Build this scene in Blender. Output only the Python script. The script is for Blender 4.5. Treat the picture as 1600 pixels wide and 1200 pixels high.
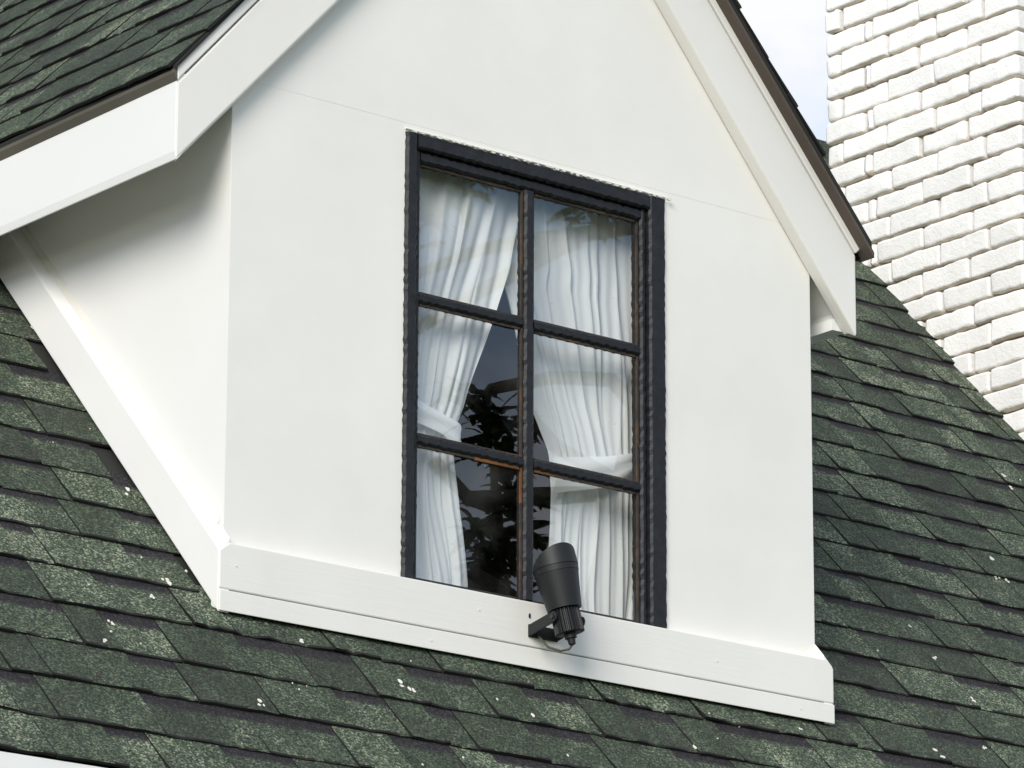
import bpy, bmesh, math, random
from mathutils import Vector, Matrix
from mathutils.bvhtree import BVHTree
random.seed(11)
R_ = math.radians
S = 0.85                       # metres per layout unit (half the dormer's width is one unit)
scene = bpy.context.scene
for o in list(bpy.data.objects): bpy.data.objects.remove(o)

# ------------------------------------------------------------------ camera
cam = bpy.data.cameras.new('camera'); cam_o = bpy.data.objects.new('camera', cam)
scene.collection.objects.link(cam_o); scene.camera = cam_o
cr = Vector((0.77779827, -0.62850219, 0.00385342)); cu = Vector((-0.17937281, -0.21609714, 0.95975383)); cf = Vector((0.60237467, 0.74718607, 0.28081619))
m = Matrix((cr, cu, -cf)).transposed().to_4x4()
m.translation = Vector((-7.7726757, -9.54901497, -2.79270115)) * S
cam_o.matrix_world = m
cam.sensor_width = 36; cam.lens = 7525.33 / 1600 * 36
cam.clip_start = 0.1; cam.clip_end = 800

# ------------------------------------------------------------------ sky, sun, exposure
SUN_EL, SUN_FROM_LEFT = R_(27), R_(35)        # height; turn from straight left towards the front
sun_dir = Vector((-math.cos(SUN_EL) * math.cos(SUN_FROM_LEFT), -math.cos(SUN_EL) * math.sin(SUN_FROM_LEFT), math.sin(SUN_EL)))
world = bpy.data.worlds.new('World'); scene.world = world; world.use_nodes = True
nt = world.node_tree; nt.nodes.clear()
def wn(t, **k):
    n = nt.nodes.new(t)
    for a, b in k.items(): setattr(n, a, b)
    return n
sky = wn('ShaderNodeTexSky', sky_type='NISHITA', sun_disc=False)
sky.sun_elevation = SUN_EL; sky.sun_rotation = math.atan2(sun_dir.x, sun_dir.y)
sky.dust_density = 0.4; sky.air_density = 1.0; sky.ozone_density = 4.0
tc = wn('ShaderNodeTexCoord')
mp = wn('ShaderNodeMapping'); mp.inputs['Scale'].default_value = (1, 1, 1.9); mp.inputs['Location'].default_value = (4.05, 2.2, 1.5)
nz = wn('ShaderNodeTexNoise'); nz.inputs['Scale'].default_value = 3.4; nz.inputs['Detail'].default_value = 8; nz.inputs['Roughness'].default_value = 0.55
rp = wn('ShaderNodeValToRGB'); rp.color_ramp.elements[0].position = 0.40; rp.color_ramp.elements[1].position = 0.60
cl = wn('ShaderNodeMix', data_type='RGBA'); cl.inputs['B'].default_value = (4.75, 4.78, 4.82, 1)
bg = wn('ShaderNodeBackground'); bg.inputs['Strength'].default_value = 0.13
wo = wn('ShaderNodeOutputWorld')
L = nt.links.new
L(tc.outputs['Generated'], mp.inputs['Vector']); L(mp.outputs['Vector'], nz.inputs['Vector']); L(nz.outputs['Fac'], rp.inputs['Fac'])
L(rp.outputs['Color'], cl.inputs['Factor']); L(sky.outputs['Color'], cl.inputs['A']); L(cl.outputs['Result'], bg.inputs['Color']); L(bg.outputs['Background'], wo.inputs['Surface'])
sun = bpy.data.lights.new('sun', 'SUN'); sun.energy = 2.05; sun.angle = R_(32); sun.color = (1, 0.945, 0.845)
sun_o = bpy.data.objects.new('sun', sun); scene.collection.objects.link(sun_o)
sun_o.rotation_euler = (-sun_dir).to_track_quat('-Z', 'Y').to_euler()
vs = scene.view_settings; vs.view_transform = 'Standard'; vs.look = 'None'; vs.gamma = 1; vs.use_curve_mapping = False; vs.exposure = 0.67
scene.cycles.max_bounces = 8; scene.cycles.transparent_max_bounces = 12

# ------------------------------------------------------------------ helpers
WL = {}                                               # world location of each object
def link(o): scene.collection.objects.link(o)
def empty(name, loc):
    o = bpy.data.objects.new(name, None); link(o); o.location = loc; WL[o.name] = Vector(loc); o.empty_display_size = 0.2
    return o
def tag(o, label=None, cat=None, group=None, kind=None):
    for k, v in (('label', label), ('category', cat), ('group', group), ('kind', kind)):
        if v: o[k] = v
    return o
def place(o, parent, world_loc):
    o.parent = parent
    o.location = world_loc - (WL[parent.name] if parent else Vector())
    WL[o.name] = world_loc
def mesh_obj(name, verts, faces, mat, parent=None, smooth=False, unit=S):
    """one mesh object from world-space points (layout units), its origin at the middle of its base"""
    vs_ = [Vector(v) * unit for v in verts]
    mn = Vector([min(v[i] for v in vs_) for i in range(3)]); mx = Vector([max(v[i] for v in vs_) for i in range(3)])
    org = Vector(((mn.x + mx.x) / 2, (mn.y + mx.y) / 2, mn.z))
    me = bpy.data.meshes.new(name); me.from_pydata([v - org for v in vs_], [], faces); me.validate()
    bm = bmesh.new(); bm.from_mesh(me); bmesh.ops.recalc_face_normals(bm, faces=bm.faces); bm.to_mesh(me); bm.free()
    if smooth:
        for p in me.polygons: p.use_smooth = True
    me.materials.append(mat)
    o = bpy.data.objects.new(name, me); link(o); place(o, parent, org)
    return o
class MB:
    def __init__(s): s.v = []; s.f = []
    def add(s, v, f):
        b = len(s.v); s.v += [tuple(q) for q in v]; s.f += [tuple(i + b for i in q) for q in f]; return s
    def box(s, a, b):
        x0, y0, z0 = a; x1, y1, z1 = b
        return s.add([(x0,y0,z0),(x1,y0,z0),(x1,y1,z0),(x0,y1,z0),(x0,y0,z1),(x1,y0,z1),(x1,y1,z1),(x0,y1,z1)],
                     [(0,3,2,1),(4,5,6,7),(0,1,5,4),(1,2,6,5),(2,3,7,6),(3,0,4,7)])
    def prism(s, pts, d):
        """closed polygon pts pushed by vector d"""
        n = len(pts); q = [Vector(p) + Vector(d) for p in pts]
        return s.add(list(pts) + q, [tuple(range(n))[::-1], tuple(range(n, 2 * n))] + [(i, (i + 1) % n, n + (i + 1) % n, n + i) for i in range(n)])
    def rings(s, rs, cap0=True, cap1=True, close=True):
        n = len(rs[0]); v = [p for r in rs for p in r]; f = []
        for k in range(len(rs) - 1):
            for i in range(n if close else n - 1):
                j = (i + 1) % n; f.append((k*n+i, k*n+j, (k+1)*n+j, (k+1)*n+i))
        if cap0: f.append(tuple(range(n))[::-1])
        if cap1: f.append(tuple(range((len(rs)-1)*n, len(rs)*n)))
        return s.add(v, f)
    def tube(s, pts, rad, n=8):
        rs = []
        for i, p in enumerate(pts):
            p = Vector(p); a = Vector(pts[max(i-1, 0)]); b = Vector(pts[min(i+1, len(pts)-1)])
            t = (b - a).normalized(); h = Vector((0,0,1)) if abs(t.z) < .9 else Vector((1,0,0))
            e1 = t.cross(h).normalized(); e2 = t.cross(e1)
            r = rad[i] if hasattr(rad, '__len__') else rad
            rs.append([p + (e1 * math.cos(k*2*math.pi/n) + e2 * math.sin(k*2*math.pi/n)) * r for k in range(n)])
        return s.rings(rs)
    def build(s, name, mat, parent=None, smooth=False, unit=S): return mesh_obj(name, s.v, s.f, mat, parent, smooth, unit)
def auto(o, ang=35):
    me = o.data; bm = bmesh.new(); bm.from_mesh(me)
    for f in bm.faces: f.smooth = True
    for e in bm.edges: e.smooth = len(e.link_faces) == 2 and e.calc_face_angle(0) < R_(ang)
    bm.to_mesh(me); bm.free(); return o
def bevel(o, w, seg=2):
    md = o.modifiers.new('edge', 'BEVEL'); md.width = w; md.segments = seg; md.limit_method = 'ANGLE'; md.angle_limit = R_(40)
    return o

# ------------------------------------------------------------------ materials
def mat(name):
    m = bpy.data.materials.new(name); m.use_nodes = True; t = m.node_tree
    return m, t, t.nodes['Principled BSDF'], t.nodes['Material Output']
def N(t, typ, **k):
    n = t.nodes.new(typ)
    for a, b in k.items():
        if a.startswith('_'): n.inputs[a[1:].replace('_', ' ')].default_value = b
        else: setattr(n, a, b)
    return n
def ramp(t, stops):
    r = N(t, 'ShaderNodeValToRGB'); e = r.color_ramp.elements
    while len(e) < len(stops): e.new(0.5)
    for q, (p, c) in zip(e, stops): q.position = p; q.color = (*c, 1)
    return r
def noise(t, scale, detail=4, rough=.55, vec=None, dist=0):
    n = N(t, 'ShaderNodeTexNoise'); n.inputs['Scale'].default_value = scale; n.inputs['Detail'].default_value = detail
    n.inputs['Roughness'].default_value = rough; n.inputs['Distortion'].default_value = dist
    if vec is not None: t.links.new(vec, n.inputs['Vector'])
    return n
def paint(name, col, rough=.5, bump=.15, scale=30, grain=None, mott=.06, stretch=None, spec=.4):
    m, t, b, out = mat(name); l = t.links.new
    g = N(t, 'ShaderNodeNewGeometry'); v = g.outputs['Position']
    if stretch:
        mpn = N(t, 'ShaderNodeMapping'); mpn.inputs['Scale'].default_value = stretch; l(v, mpn.inputs['Vector']); v = mpn.outputs['Vector']
    n1 = noise(t, 2.2, 6, .6, g.outputs['Position']); n2 = noise(t, scale, 6, .6, v)
    c0 = tuple(max(0, q * (1 - mott)) for q in col); c1 = tuple(min(.9, q * (1 + mott * .5)) for q in col)
    r = ramp(t, [(.3, c0), (.65, c1)]); l(n1.outputs['Fac'], r.inputs['Fac']); l(r.outputs['Color'], b.inputs['Base Color'])
    bp = N(t, 'ShaderNodeBump'); bp.inputs['Strength'].default_value = bump; bp.inputs['Distance'].default_value = .004
    l(n2.outputs['Fac'], bp.inputs['Height']); l(bp.outputs['Normal'], b.inputs['Normal'])
    b.inputs['Roughness'].default_value = rough; b.inputs['Specular IOR Level'].default_value = spec
    return m
M_wall = paint('off white wall paint', (.80, .783, .742), .6, .12, 14, mott=.05)
M_cheek = paint('white cheek paint', (.81, .80, .785), .55, .06, 10, mott=.03)
M_board = paint('white board paint', (.795, .778, .738), .45, .11, 60, mott=.05, stretch=(.12, 1, 2.2))
M_rake = paint('white rake board paint', (.775, .757, .718), .45, .08, 40, mott=.03)
M_fascia = paint('white fascia paint', (.81, .81, .80), .4, .06, 30, mott=.02)
M_strip = paint('weathered drip strip', (.105, .097, .078), .7, .1, 40, mott=.2)
M_brown = paint('brown metal edging', (.085, .065, .052), .55, .15, 60, mott=.25)
M_deck = paint('dark roofing felt', (.02, .02, .018), .95, .2, 40)
M_cut = paint('black asphalt edge', (.010, .0095, .009), .9, .2, 200)
M_black = paint('black lamp plastic', (.0075, .0085, .010), .5, .04, 200, mott=.1)
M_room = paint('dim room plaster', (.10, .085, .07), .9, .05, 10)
M_bark = paint('grey brown bark', (.14, .115, .09), .9, .6, 30, mott=.35)
M_mortar = paint('cream mortar', (.36, .31, .25), .95, .6, 60, mott=.25)
M_drop = paint('chalky white spatter', (.72, .70, .62), .9, .3, 300)
M_cable = paint('grey cable sheath', (.06, .058, .045), .5, .03, 100)
M_metal = paint('dull screw metal', (.03, .03, .032), .4, .03, 100)

# black window paint: lumpy, with brown showing through
def frame_mat():
    m, t, b, out = mat('old black window paint'); l = t.links.new
    g = N(t, 'ShaderNodeNewGeometry')
    n = noise(t, 38, 5, .6, g.outputs['Position']); n2 = noise(t, 7, 4, .5, g.outputs['Position'])
    r = ramp(t, [(.30, (.010, .011, .013)), (.62, (.016, .018, .022)), (.80, (.030, .027, .025))]); l(n.outputs['Fac'], r.inputs['Fac'])
    l(r.outputs['Color'], b.inputs['Base Color'])
    bp = N(t, 'ShaderNodeBump', _Strength=.8, _Distance=.004)
    ad = N(t, 'ShaderNodeMath', operation='ADD'); l(n.outputs['Fac'], ad.inputs[0]); l(n2.outputs['Fac'], ad.inputs[1])
    l(ad.outputs[0], bp.inputs['Height']); l(bp.outputs['Normal'], b.inputs['Normal'])
    b.inputs['Roughness'].default_value = .5; b.inputs['Specular IOR Level'].default_value = .28
    return m
M_frame = frame_mat()
def putty_mat():
    m, t, b, out = mat('rusty brown putty'); l = t.links.new
    g = N(t, 'ShaderNodeNewGeometry'); n = noise(t, 22, 6, .65, g.outputs['Position'])
    r = ramp(t, [(.30, (.014, .012, .011)), (.52, (.050, .036, .027)), (.66, (.10, .055, .028)), (.80, (.12, .10, .08))]); l(n.outputs['Fac'], r.inputs['Fac'])
    l(r.outputs['Color'], b.inputs['Base Color']); b.inputs['Roughness'].default_value = .8
    return m
M_putty = putty_mat()

M_rust = paint('orange rust stain', (.17, .07, .022), .85, .4, 60, mott=.8)
def shingle_mat(name, band):
    m, t, b, out = mat(name); l = t.links.new
    g = N(t, 'ShaderNodeNewGeometry'); oi = N(t, 'ShaderNodeObjectInfo'); at = N(t, 'ShaderNodeAttribute'); at.attribute_name = 'tone'
    to = N(t, 'ShaderNodeTexCoord')
    ad = N(t, 'ShaderNodeMath', operation='ADD'); l(oi.outputs['Random'], ad.inputs[0]); l(at.outputs['Fac'], ad.inputs[1])
    fr = N(t, 'ShaderNodeMath', operation='FRACT'); l(ad.outputs[0], fr.inputs[0])
    # granules: small crystal cells, each its own colour
    vo = N(t, 'ShaderNodeTexVoronoi', feature='F1'); vo.inputs['Scale'].default_value = 260; l(g.outputs['Position'], vo.inputs['Vector'])
    sp = N(t, 'ShaderNodeSeparateColor'); l(vo.outputs['Color'], sp.inputs['Color'])
    big = noise(t, 16, 3, .5, g.outputs['Position']); big2 = noise(t, 2.0, 3, .5, g.outputs['Position'])
    # mixing level = granule random + tab tone + blotches
    def lin(a, k, c):
        n = N(t, 'ShaderNodeMath', operation='MULTIPLY_ADD'); l(a, n.inputs[0]); n.inputs[1].default_value = k
        if isinstance(c, float): n.inputs[2].default_value = c
        else: l(c, n.inputs[2])
        return n.outputs[0]
    lev = lin(sp.outputs[0], 1.0, -.945); mpn = N(t, 'ShaderNodeMapping'); mpn.inputs['Scale'].default_value = (1, .45, .45); l(g.outputs['Position'], mpn.inputs['Vector']); pat = noise(t, 11, 2, .45, mpn.outputs['Vector'], .6); lev = lin(fr.outputs[0], .36, lev); lev = lin(pat.outputs['Fac'], .62, lev); lev = lin(big.outputs['Fac'], .45, lev); lev = lin(big2.outputs['Fac'], .25, lev)
    r = ramp(t, [(.08, (.010, .012, .011)), (.33, (.022, .031, .024)), (.56, (.044, .072, .042)), (.76, (.086, .127, .075)), (.92, (.175, .205, .14)), (1, (.33, .35, .25))])
    l(lev, r.inputs['Fac']); col = r.outputs['Color']
    # a few tan and bluish granules
    r2 = ramp(t, [(.0, (.022, .045, .040)), (.5, (.07, .09, .055)), (.86, (.15, .13, .085)), (1, (.24, .23, .19))]); l(sp.outputs[1], r2.inputs['Fac'])
    mx = N(t, 'ShaderNodeMix', data_type='RGBA'); mx.inputs['Factor'].default_value = .22; l(col, mx.inputs['A']); l(r2.outputs['Color'], mx.inputs['B']); col = mx.outputs['Result']
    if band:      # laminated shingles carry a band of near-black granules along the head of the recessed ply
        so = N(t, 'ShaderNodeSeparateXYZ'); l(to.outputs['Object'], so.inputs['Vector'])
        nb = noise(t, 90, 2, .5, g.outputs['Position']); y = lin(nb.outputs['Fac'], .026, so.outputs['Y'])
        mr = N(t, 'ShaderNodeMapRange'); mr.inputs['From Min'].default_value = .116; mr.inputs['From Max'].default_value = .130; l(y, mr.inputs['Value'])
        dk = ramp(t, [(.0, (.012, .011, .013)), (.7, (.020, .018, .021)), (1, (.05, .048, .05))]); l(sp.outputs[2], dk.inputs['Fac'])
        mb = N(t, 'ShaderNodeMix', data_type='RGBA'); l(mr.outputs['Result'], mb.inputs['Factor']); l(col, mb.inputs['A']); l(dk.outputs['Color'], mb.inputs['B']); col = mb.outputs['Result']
    l(col, b.inputs['Base Color'])
    bp = N(t, 'ShaderNodeBump', _Strength=.7, _Distance=.0022); l(sp.outputs[0], bp.inputs['Height']); l(bp.outputs['Normal'], b.inputs['Normal'])
    b.inputs['Roughness'].default_value = .85; b.inputs['Specular IOR Level'].default_value = .3
    return m
M_sh = shingle_mat('green granule shingle', False)
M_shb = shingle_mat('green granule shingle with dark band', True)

def brick_mat():
    m, t, b, out = mat('white painted brick'); l = t.links.new
    g = N(t, 'ShaderNodeNewGeometry'); oi = N(t, 'ShaderNodeObjectInfo')
    n = noise(t, 26, 8, .65, g.outputs['Position']); n2 = noise(t, 75, 4, .6, g.outputs['Position'], 1.0)
    r = ramp(t, [(.25, (.80, .78, .745)), (.45, (.875, .86, .835)), (.7, (.89, .877, .85))]); l(n.outputs['Fac'], r.inputs['Fac'])
    # small pits where grey shows
    r2 = ramp(t, [(.0, (.62, .60, .58)), (.25, (.80, .78, .76)), (.31, (1, 1, 1))]); l(n2.outputs['Fac'], r2.inputs['Fac'])
    mx = N(t, 'ShaderNodeMix', data_type='RGBA', blend_type='MULTIPLY'); mx.inputs['Factor'].default_value = 1; l(r.outputs['Color'], mx.inputs['A']); l(r2.outputs['Color'], mx.inputs['B'])
    hv = N(t, 'ShaderNodeHueSaturation'); va = N(t, 'ShaderNodeMapRange'); va.inputs['To Min'].default_value = .93; va.inputs['To Max'].default_value = 1.02
    l(oi.outputs['Random'], va.inputs['Value']); l(va.outputs['Result'], hv.inputs['Value']); l(mx.outputs['Result'], hv.inputs['Color']); l(hv.outputs['Color'], b.inputs['Base Color'])
    bp = N(t, 'ShaderNodeBump', _Strength=.5, _Distance=.005)
    ad = N(t, 'ShaderNodeMath', operation='ADD'); l(n.outputs['Fac'], ad.inputs[0]); l(n2.outputs['Fac'], ad.inputs[1]); l(ad.outputs[0], bp.inputs['Height']); l(bp.outputs['Normal'], b.inputs['Normal'])
    b.inputs['Roughness'].default_value = .8
    return m
M_brick = brick_mat()

M_bounce = paint('brick underside bounce tint', (.72, .645, .54), .9, .5, 60, mott=.2)  # beige of bounced light, painted into the colour of the brick undersides
def cloth_mat():
    m, t, b, out = mat('white voile'); l = t.links.new
    d = N(t, 'ShaderNodeBsdfDiffuse'); d.inputs['Color'].default_value = (.88, .90, .90, 1)
    tr = N(t, 'ShaderNodeBsdfTranslucent'); tr.inputs['Color'].default_value = (.74, .79, .79, 1)
    mx = N(t, 'ShaderNodeMixShader'); mx.inputs['Fac'].default_value = .2; l(d.outputs[0], mx.inputs[1]); l(tr.outputs[0], mx.inputs[2])
    tp = N(t, 'ShaderNodeBsdfTransparent'); m2 = N(t, 'ShaderNodeMixShader'); m2.inputs['Fac'].default_value = .03
    l(mx.outputs[0], m2.inputs[1]); l(tp.outputs[0], m2.inputs[2]); l(m2.outputs[0], out.inputs['Surface'])
    return m
M_cloth = cloth_mat()
def glass_mat():
    m, t, b, out = mat('window glass'); l = t.links.new
    g = N(t, 'ShaderNodeNewGeometry')
    fr = N(t, 'ShaderNodeFresnel'); fr.inputs['IOR'].default_value = 2.1
    tp = N(t, 'ShaderNodeBsdfTransparent'); tp.inputs['Color'].default_value = (.985, .99, .988, 1)
    gl = N(t, 'ShaderNodeBsdfGlossy'); gl.inputs['Roughness'].default_value = .004
    n = noise(t, 2.5, 1, .5, g.outputs['Position']); bp = N(t, 'ShaderNodeBump', _Strength=.02, _Distance=.02); l(n.outputs['Fac'], bp.inputs['Height']); l(bp.outputs['Normal'], gl.inputs['Normal'])
    mx = N(t, 'ShaderNodeMixShader'); 
    ff = N(t, 'ShaderNodeMath', operation='MULTIPLY'); iv = N(t, 'ShaderNodeMath', operation='SUBTRACT'); iv.inputs[0].default_value = 1
    l(g.outputs['Backfacing'], iv.inputs[1]); l(fr.outputs[0], ff.inputs[0]); l(iv.outputs[0], ff.inputs[1])
    l(ff.outputs[0], mx.inputs['Fac']); l(tp.outputs[0], mx.inputs[1]); l(gl.outputs[0], mx.inputs[2])
    # dust and specks on the glass
    df = N(t, 'ShaderNodeBsdfDiffuse'); df.inputs['Color'].default_value = (.6, .6, .57, 1)
    n1 = noise(t, 5, 5, .6, g.outputs['Position']); v = N(t, 'ShaderNodeTexVoronoi', feature='F1'); v.inputs['Scale'].default_value = 21; l(g.outputs['Position'], v.inputs['Vector'])
    r1 = N(t, 'ShaderNodeMapRange'); r1.inputs['From Min'].default_value = .45; r1.inputs['From Max'].default_value = .8; r1.inputs['To Max'].default_value = .035; l(n1.outputs['Fac'], r1.inputs['Value'])
    r2 = N(t, 'ShaderNodeMapRange'); r2.inputs['From Min'].default_value = .055; r2.inputs['From Max'].default_value = .03; r2.inputs['To Max'].default_value = .30; l(v.outputs['Distance'], r2.inputs['Value'])
    ad = N(t, 'ShaderNodeMath', operation='ADD'); l(r1.outputs[0], ad.inputs[0]); l(r2.outputs[0], ad.inputs[1])
    m3 = N(t, 'ShaderNodeMixShader'); l(ad.outputs[0], m3.inputs['Fac']); l(mx.outputs[0], m3.inputs[1]); l(df.outputs[0], m3.inputs[2]); l(m3.outputs[0], out.inputs['Surface'])
    return m
M_glass = glass_mat()
def leaf_mat():
    m, t, b, out = mat('glossy dark leaf'); l = t.links.new
    g = N(t, 'ShaderNodeNewGeometry'); n = noise(t, 3, 3, .5, g.outputs['Position'])
    r = ramp(t, [(.3, (.018, .035, .012)), (.7, (.05, .085, .025))]); l(n.outputs['Fac'], r.inputs['Fac']); l(r.outputs['Color'], b.inputs['Base Color']); b.inputs['Roughness'].default_value = .4
    return m
M_leaf = leaf_mat()
def ground_mat():
    m, t, b, out = mat('garden lawn'); l = t.links.new
    g = N(t, 'ShaderNodeNewGeometry'); n = noise(t, .6, 8, .6, g.outputs['Position'])
    r = ramp(t, [(.3, (.05, .075, .028)), (.6, (.09, .105, .05)), (.8, (.16, .14, .10))]); l(n.outputs['Fac'], r.inputs['Fac']); l(r.outputs['Color'], b.inputs['Base Color']); b.inputs['Roughness'].default_value = .95
    return m
M_ground = ground_mat()

# ------------------------------------------------------------------ layout constants (units)
P = 0.8177; tp_, cp_, sp_ = math.tan(P), math.cos(P), math.sin(P)
RP = Vector((0, -.0364, .015)); ES = Vector((0, cp_, sp_)); RN = Vector((0, -sp_, cp_))
def roofp(x, s, h=0.0): return RP + Vector((x, 0, 0)) + ES * s + RN * h
def roof_z(y): return RP.z + (y - RP.y) * tp_
DECK = -.012                                        # deck below the shingle butts
RIDGE_S = 4.02; EAVE_S = -.757; X0, X1 = -5.5, 7.5
LT, RT = 1.125, 1.165                              # the dormer's two roof slopes
ZR = 2.786                                          # dormer deck ridge
GZ = -4.0 / S

# ------------------------------------------------------------------ ground
g = MB(); n = 24
g.add([(-300 + 600*i/n, -300 + 600*j/n, GZ + (0.0 if abs(i-12) < 3 and abs(j-12) < 3 else .25*math.sin(i*1.7)*math.cos(j*1.3))) for j in range(n+1) for i in range(n+1)],
      [(j*(n+1)+i, j*(n+1)+i+1, (j+1)*(n+1)+i+1, (j+1)*(n+1)+i) for j in range(n) for i in range(n)])
tag(g.build('ground', M_ground), kind='structure')

# ------------------------------------------------------------------ the house
house = empty('house', Vector((1, 2.2, GZ)) * S)
tag(house, 'off-white house with dark green shingle roof, gabled dormer window and white brick chimney', 'house')

# lower walls and back slope
wy0, wy1 = -.33, 6.2
w = MB(); w.box((X0+.3, wy0, GZ), (X1-.3, wy1, roof_z(-.5) - .16)); w.build('house_wall', M_wall, house)
# eave of the main roof: fascia board and soffit
ez = roofp(0, EAVE_S).z; ey = roofp(0, EAVE_S).y
b = MB(); b.box((X0, ey + .035, ez - .30), (X1, ey + .065, ez - .035)); bevel(b.build('eave_fascia', M_fascia, house), .003)
b = MB(); b.box((X0, ey + .007, ez - .10), (X1, ey + .034, ez - .009)); b.build('eave_drip_board', M_fascia, house)
b = MB(); b.box((X0, ey + .066, ez - .22), (X1, wy0 + .01, ez - .19)); b.build('eave_soffit', M_fascia, house)

# roof deck, cut open where the dormer stands
def vs_at(x):                                       # s where the dormer roof meets the main roof at |x|
    z = ZR - (LT if x < 0 else RT) * abs(x); y = (z - RP.z) / tp_ + RP.y; return (y - RP.y) / cp_
sL, sT, sR = vs_at(-1.0), vs_at(0), vs_at(1.0)
d = MB()
def panel(pts): d.prism([roofp(x, s, DECK - .031) for x, s in pts], RN * .03)
panel([(X0, EAVE_S + .04), (X1, EAVE_S + .04), (X1, .03), (X0, .03)])
panel([(X0, .0301), (-.99, .0301), (-.99, sL), (X0, sL)]); panel([(.99, .0301), (X1, .0301), (X1, sR), (.99, sR)])
panel([(X0, sL + .0001), (-1.0, sL + .0001), (0, sT), (0, RIDGE_S), (X0, RIDGE_S)]); panel([(1.0, sR + .0001), (X1, sR + .0001), (X1, RIDGE_S), (0.0001, RIDGE_S), (0.0001, sT)])
roof = d.build('roof', M_deck, house)
rt = roofp(0, RIDGE_S, 0)
bk = MB(); bk.prism([(X0, rt.y, rt.z - .03), (X1, rt.y, rt.z - .03), (X1, rt.y + 3.4, rt.z - 3.5), (X0, rt.y + 3.4, rt.z - 3.5)], (0, 0, .03)); bk.build('rear_slope', M_sh, house)
gb = MB()
for x in (X0 + .3, X1 - .34):
    gb.prism([(x, wy0, roof_z(-.5) - .16), (x, wy1, roof_z(-.5) - .16), (x, rt.y, rt.z - .15)], (.04, 0, 0))
gb.build('gable_end', M_wall, house)

# ---------------------------------------------------------------- shingles
EXP = .168; LENM = .205 * S
def shingle_mesh(kind, var):
    """unit-wide shingle: local x along the course, y up the slope from the butt, z off the roof (metres)"""
    rnd = random.Random(kind * 100 + var); nx = 5
    hb = (.0095 if kind == 0 else .0058); th = (.0065 if kind == 0 else .0042)
    prof = [rnd.uniform(-.0014, .0022) for _ in range(nx + 1)]; but = [rnd.uniform(-.0016, .0016) for _ in range(nx + 1)]
    if rnd.random() < .2: prof[0] += .002
    if var >= 7: prof = [q * 2.2 + .002 * math.sin(i * 1.4 + var) for i, q in enumerate(prof)]      # lifted and curled
    ins = rnd.uniform(.0, .035) if kind == 0 else 0     # dragon tooth: a little narrower at the butt
    v, f = [], []
    ys = [0, .006, .07, LENM]
    for k, y in enumerate(ys):
        a = y / LENM
        for i in range(nx + 1):
            x = i / nx - .5; x *= (1 - ins * (1 - min(1, y / .14)) * .8)
            h = hb * (1 - a) + .0012 + prof[i] * max(0, 1 - y / .07) - (.0012 if k == 0 else 0)
            v.append((x, y + (but[i] if k < 2 else 0), h))
    for i in range(nx + 1):                          # underside at butt
        x = (i / nx - .5) * (1 - ins * .8); v.append((x, but[i], hb - th + prof[i]))
    for i in range(nx + 1): v.append((i / nx - .5, LENM, -.001))
    w_ = nx + 1
    for k in range(3):
        for i in range(nx): f.append((k*w_+i, k*w_+i+1, (k+1)*w_+i+1, (k+1)*w_+i))
    for i in range(nx):
        f.append((4*w_+i, 4*w_+i+1, i+1, i)); f.append((5*w_+i, 5*w_+i+1, 4*w_+i+1, 4*w_+i)); f.append((3*w_+i, 3*w_+i+1, 5*w_+i+1, 5*w_+i))
    f.append((0, w_, 2*w_, 3*w_, 5*w_, 4*w_)); f.append((nx, 4*w_+nx, 5*w_+nx, 3*w_+nx, 2*w_+nx, w_+nx))
    me = bpy.data.meshes.new('shingle'); me.from_pydata(v, [], f)
    bm = bmesh.new(); bm.from_mesh(me); bmesh.ops.recalc_face_normals(bm, faces=bm.faces); bm.to_mesh(me); bm.free()
    at = me.attributes.new('tone', 'FLOAT', 'FACE'); at.data.foreach_set('value', [0.0] * len(me.polygons))
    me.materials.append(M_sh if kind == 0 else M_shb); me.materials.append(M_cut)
    for p in me.polygons:
        if p.center.y < .0032 or abs(p.normal.x) > .6 or p.normal.z < -.5: p.material_index = 1      # cut edges show the black asphalt
    return me
SHM = [[shingle_mesh(k, i) for i in range(10)] for k in (0, 1)]
camM = cam_o.matrix_world.inverted()
def project(w):                                     # only to count which pieces the picture shows
    q = camM @ w; return (800 + 7525.33 * q.x / -q.z, 600 - 7525.33 * q.y / -q.z)
def course_cells(x0, x1, rnd):
    x = x0 - rnd.uniform(0, .2); k = rnd.random() < .5; out = []
    while x < x1:
        w_ = rnd.choice((.12, .15, .18, .22, .26, .30)) * rnd.uniform(.9, 1.1) if k else rnd.choice((.1, .13, .16, .19, .22)) * rnd.uniform(.9, 1.1)
        out.append((x, x + w_, 0 if k else 1)); x += w_; k = (not k) if rnd.random() < .82 else k
    return out
def joined_shingles(name, cells, parent):
    """cells outside the picture: the same geometry as one part"""
    v, f, tone, mi = [], [], [], []
    for M4, wid, kind, var in cells:
        me = SHM[kind][var]; b0 = len(v)
        for q in me.vertices: v.append(M4 @ Vector((q.co.x * wid, q.co.y, q.co.z)))
        tt = random.random()
        for p in me.polygons: f.append(tuple(i + b0 for i in p.vertices)); tone.append(tt); mi.append(p.material_index)
    if not v: return
    me = bpy.data.meshes.new(name); me.from_pydata(v, [], f)
    a = me.attributes.new('tone', 'FLOAT', 'FACE'); a.data.foreach_set('value', tone); me.materials.append(M_sh); me.materials.append(M_cut); me.polygons.foreach_set('material_index', mi)
    o = bpy.data.objects.new(name, me); link(o); place(o, parent, Vector()); o['kind'] = 'stuff'
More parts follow.
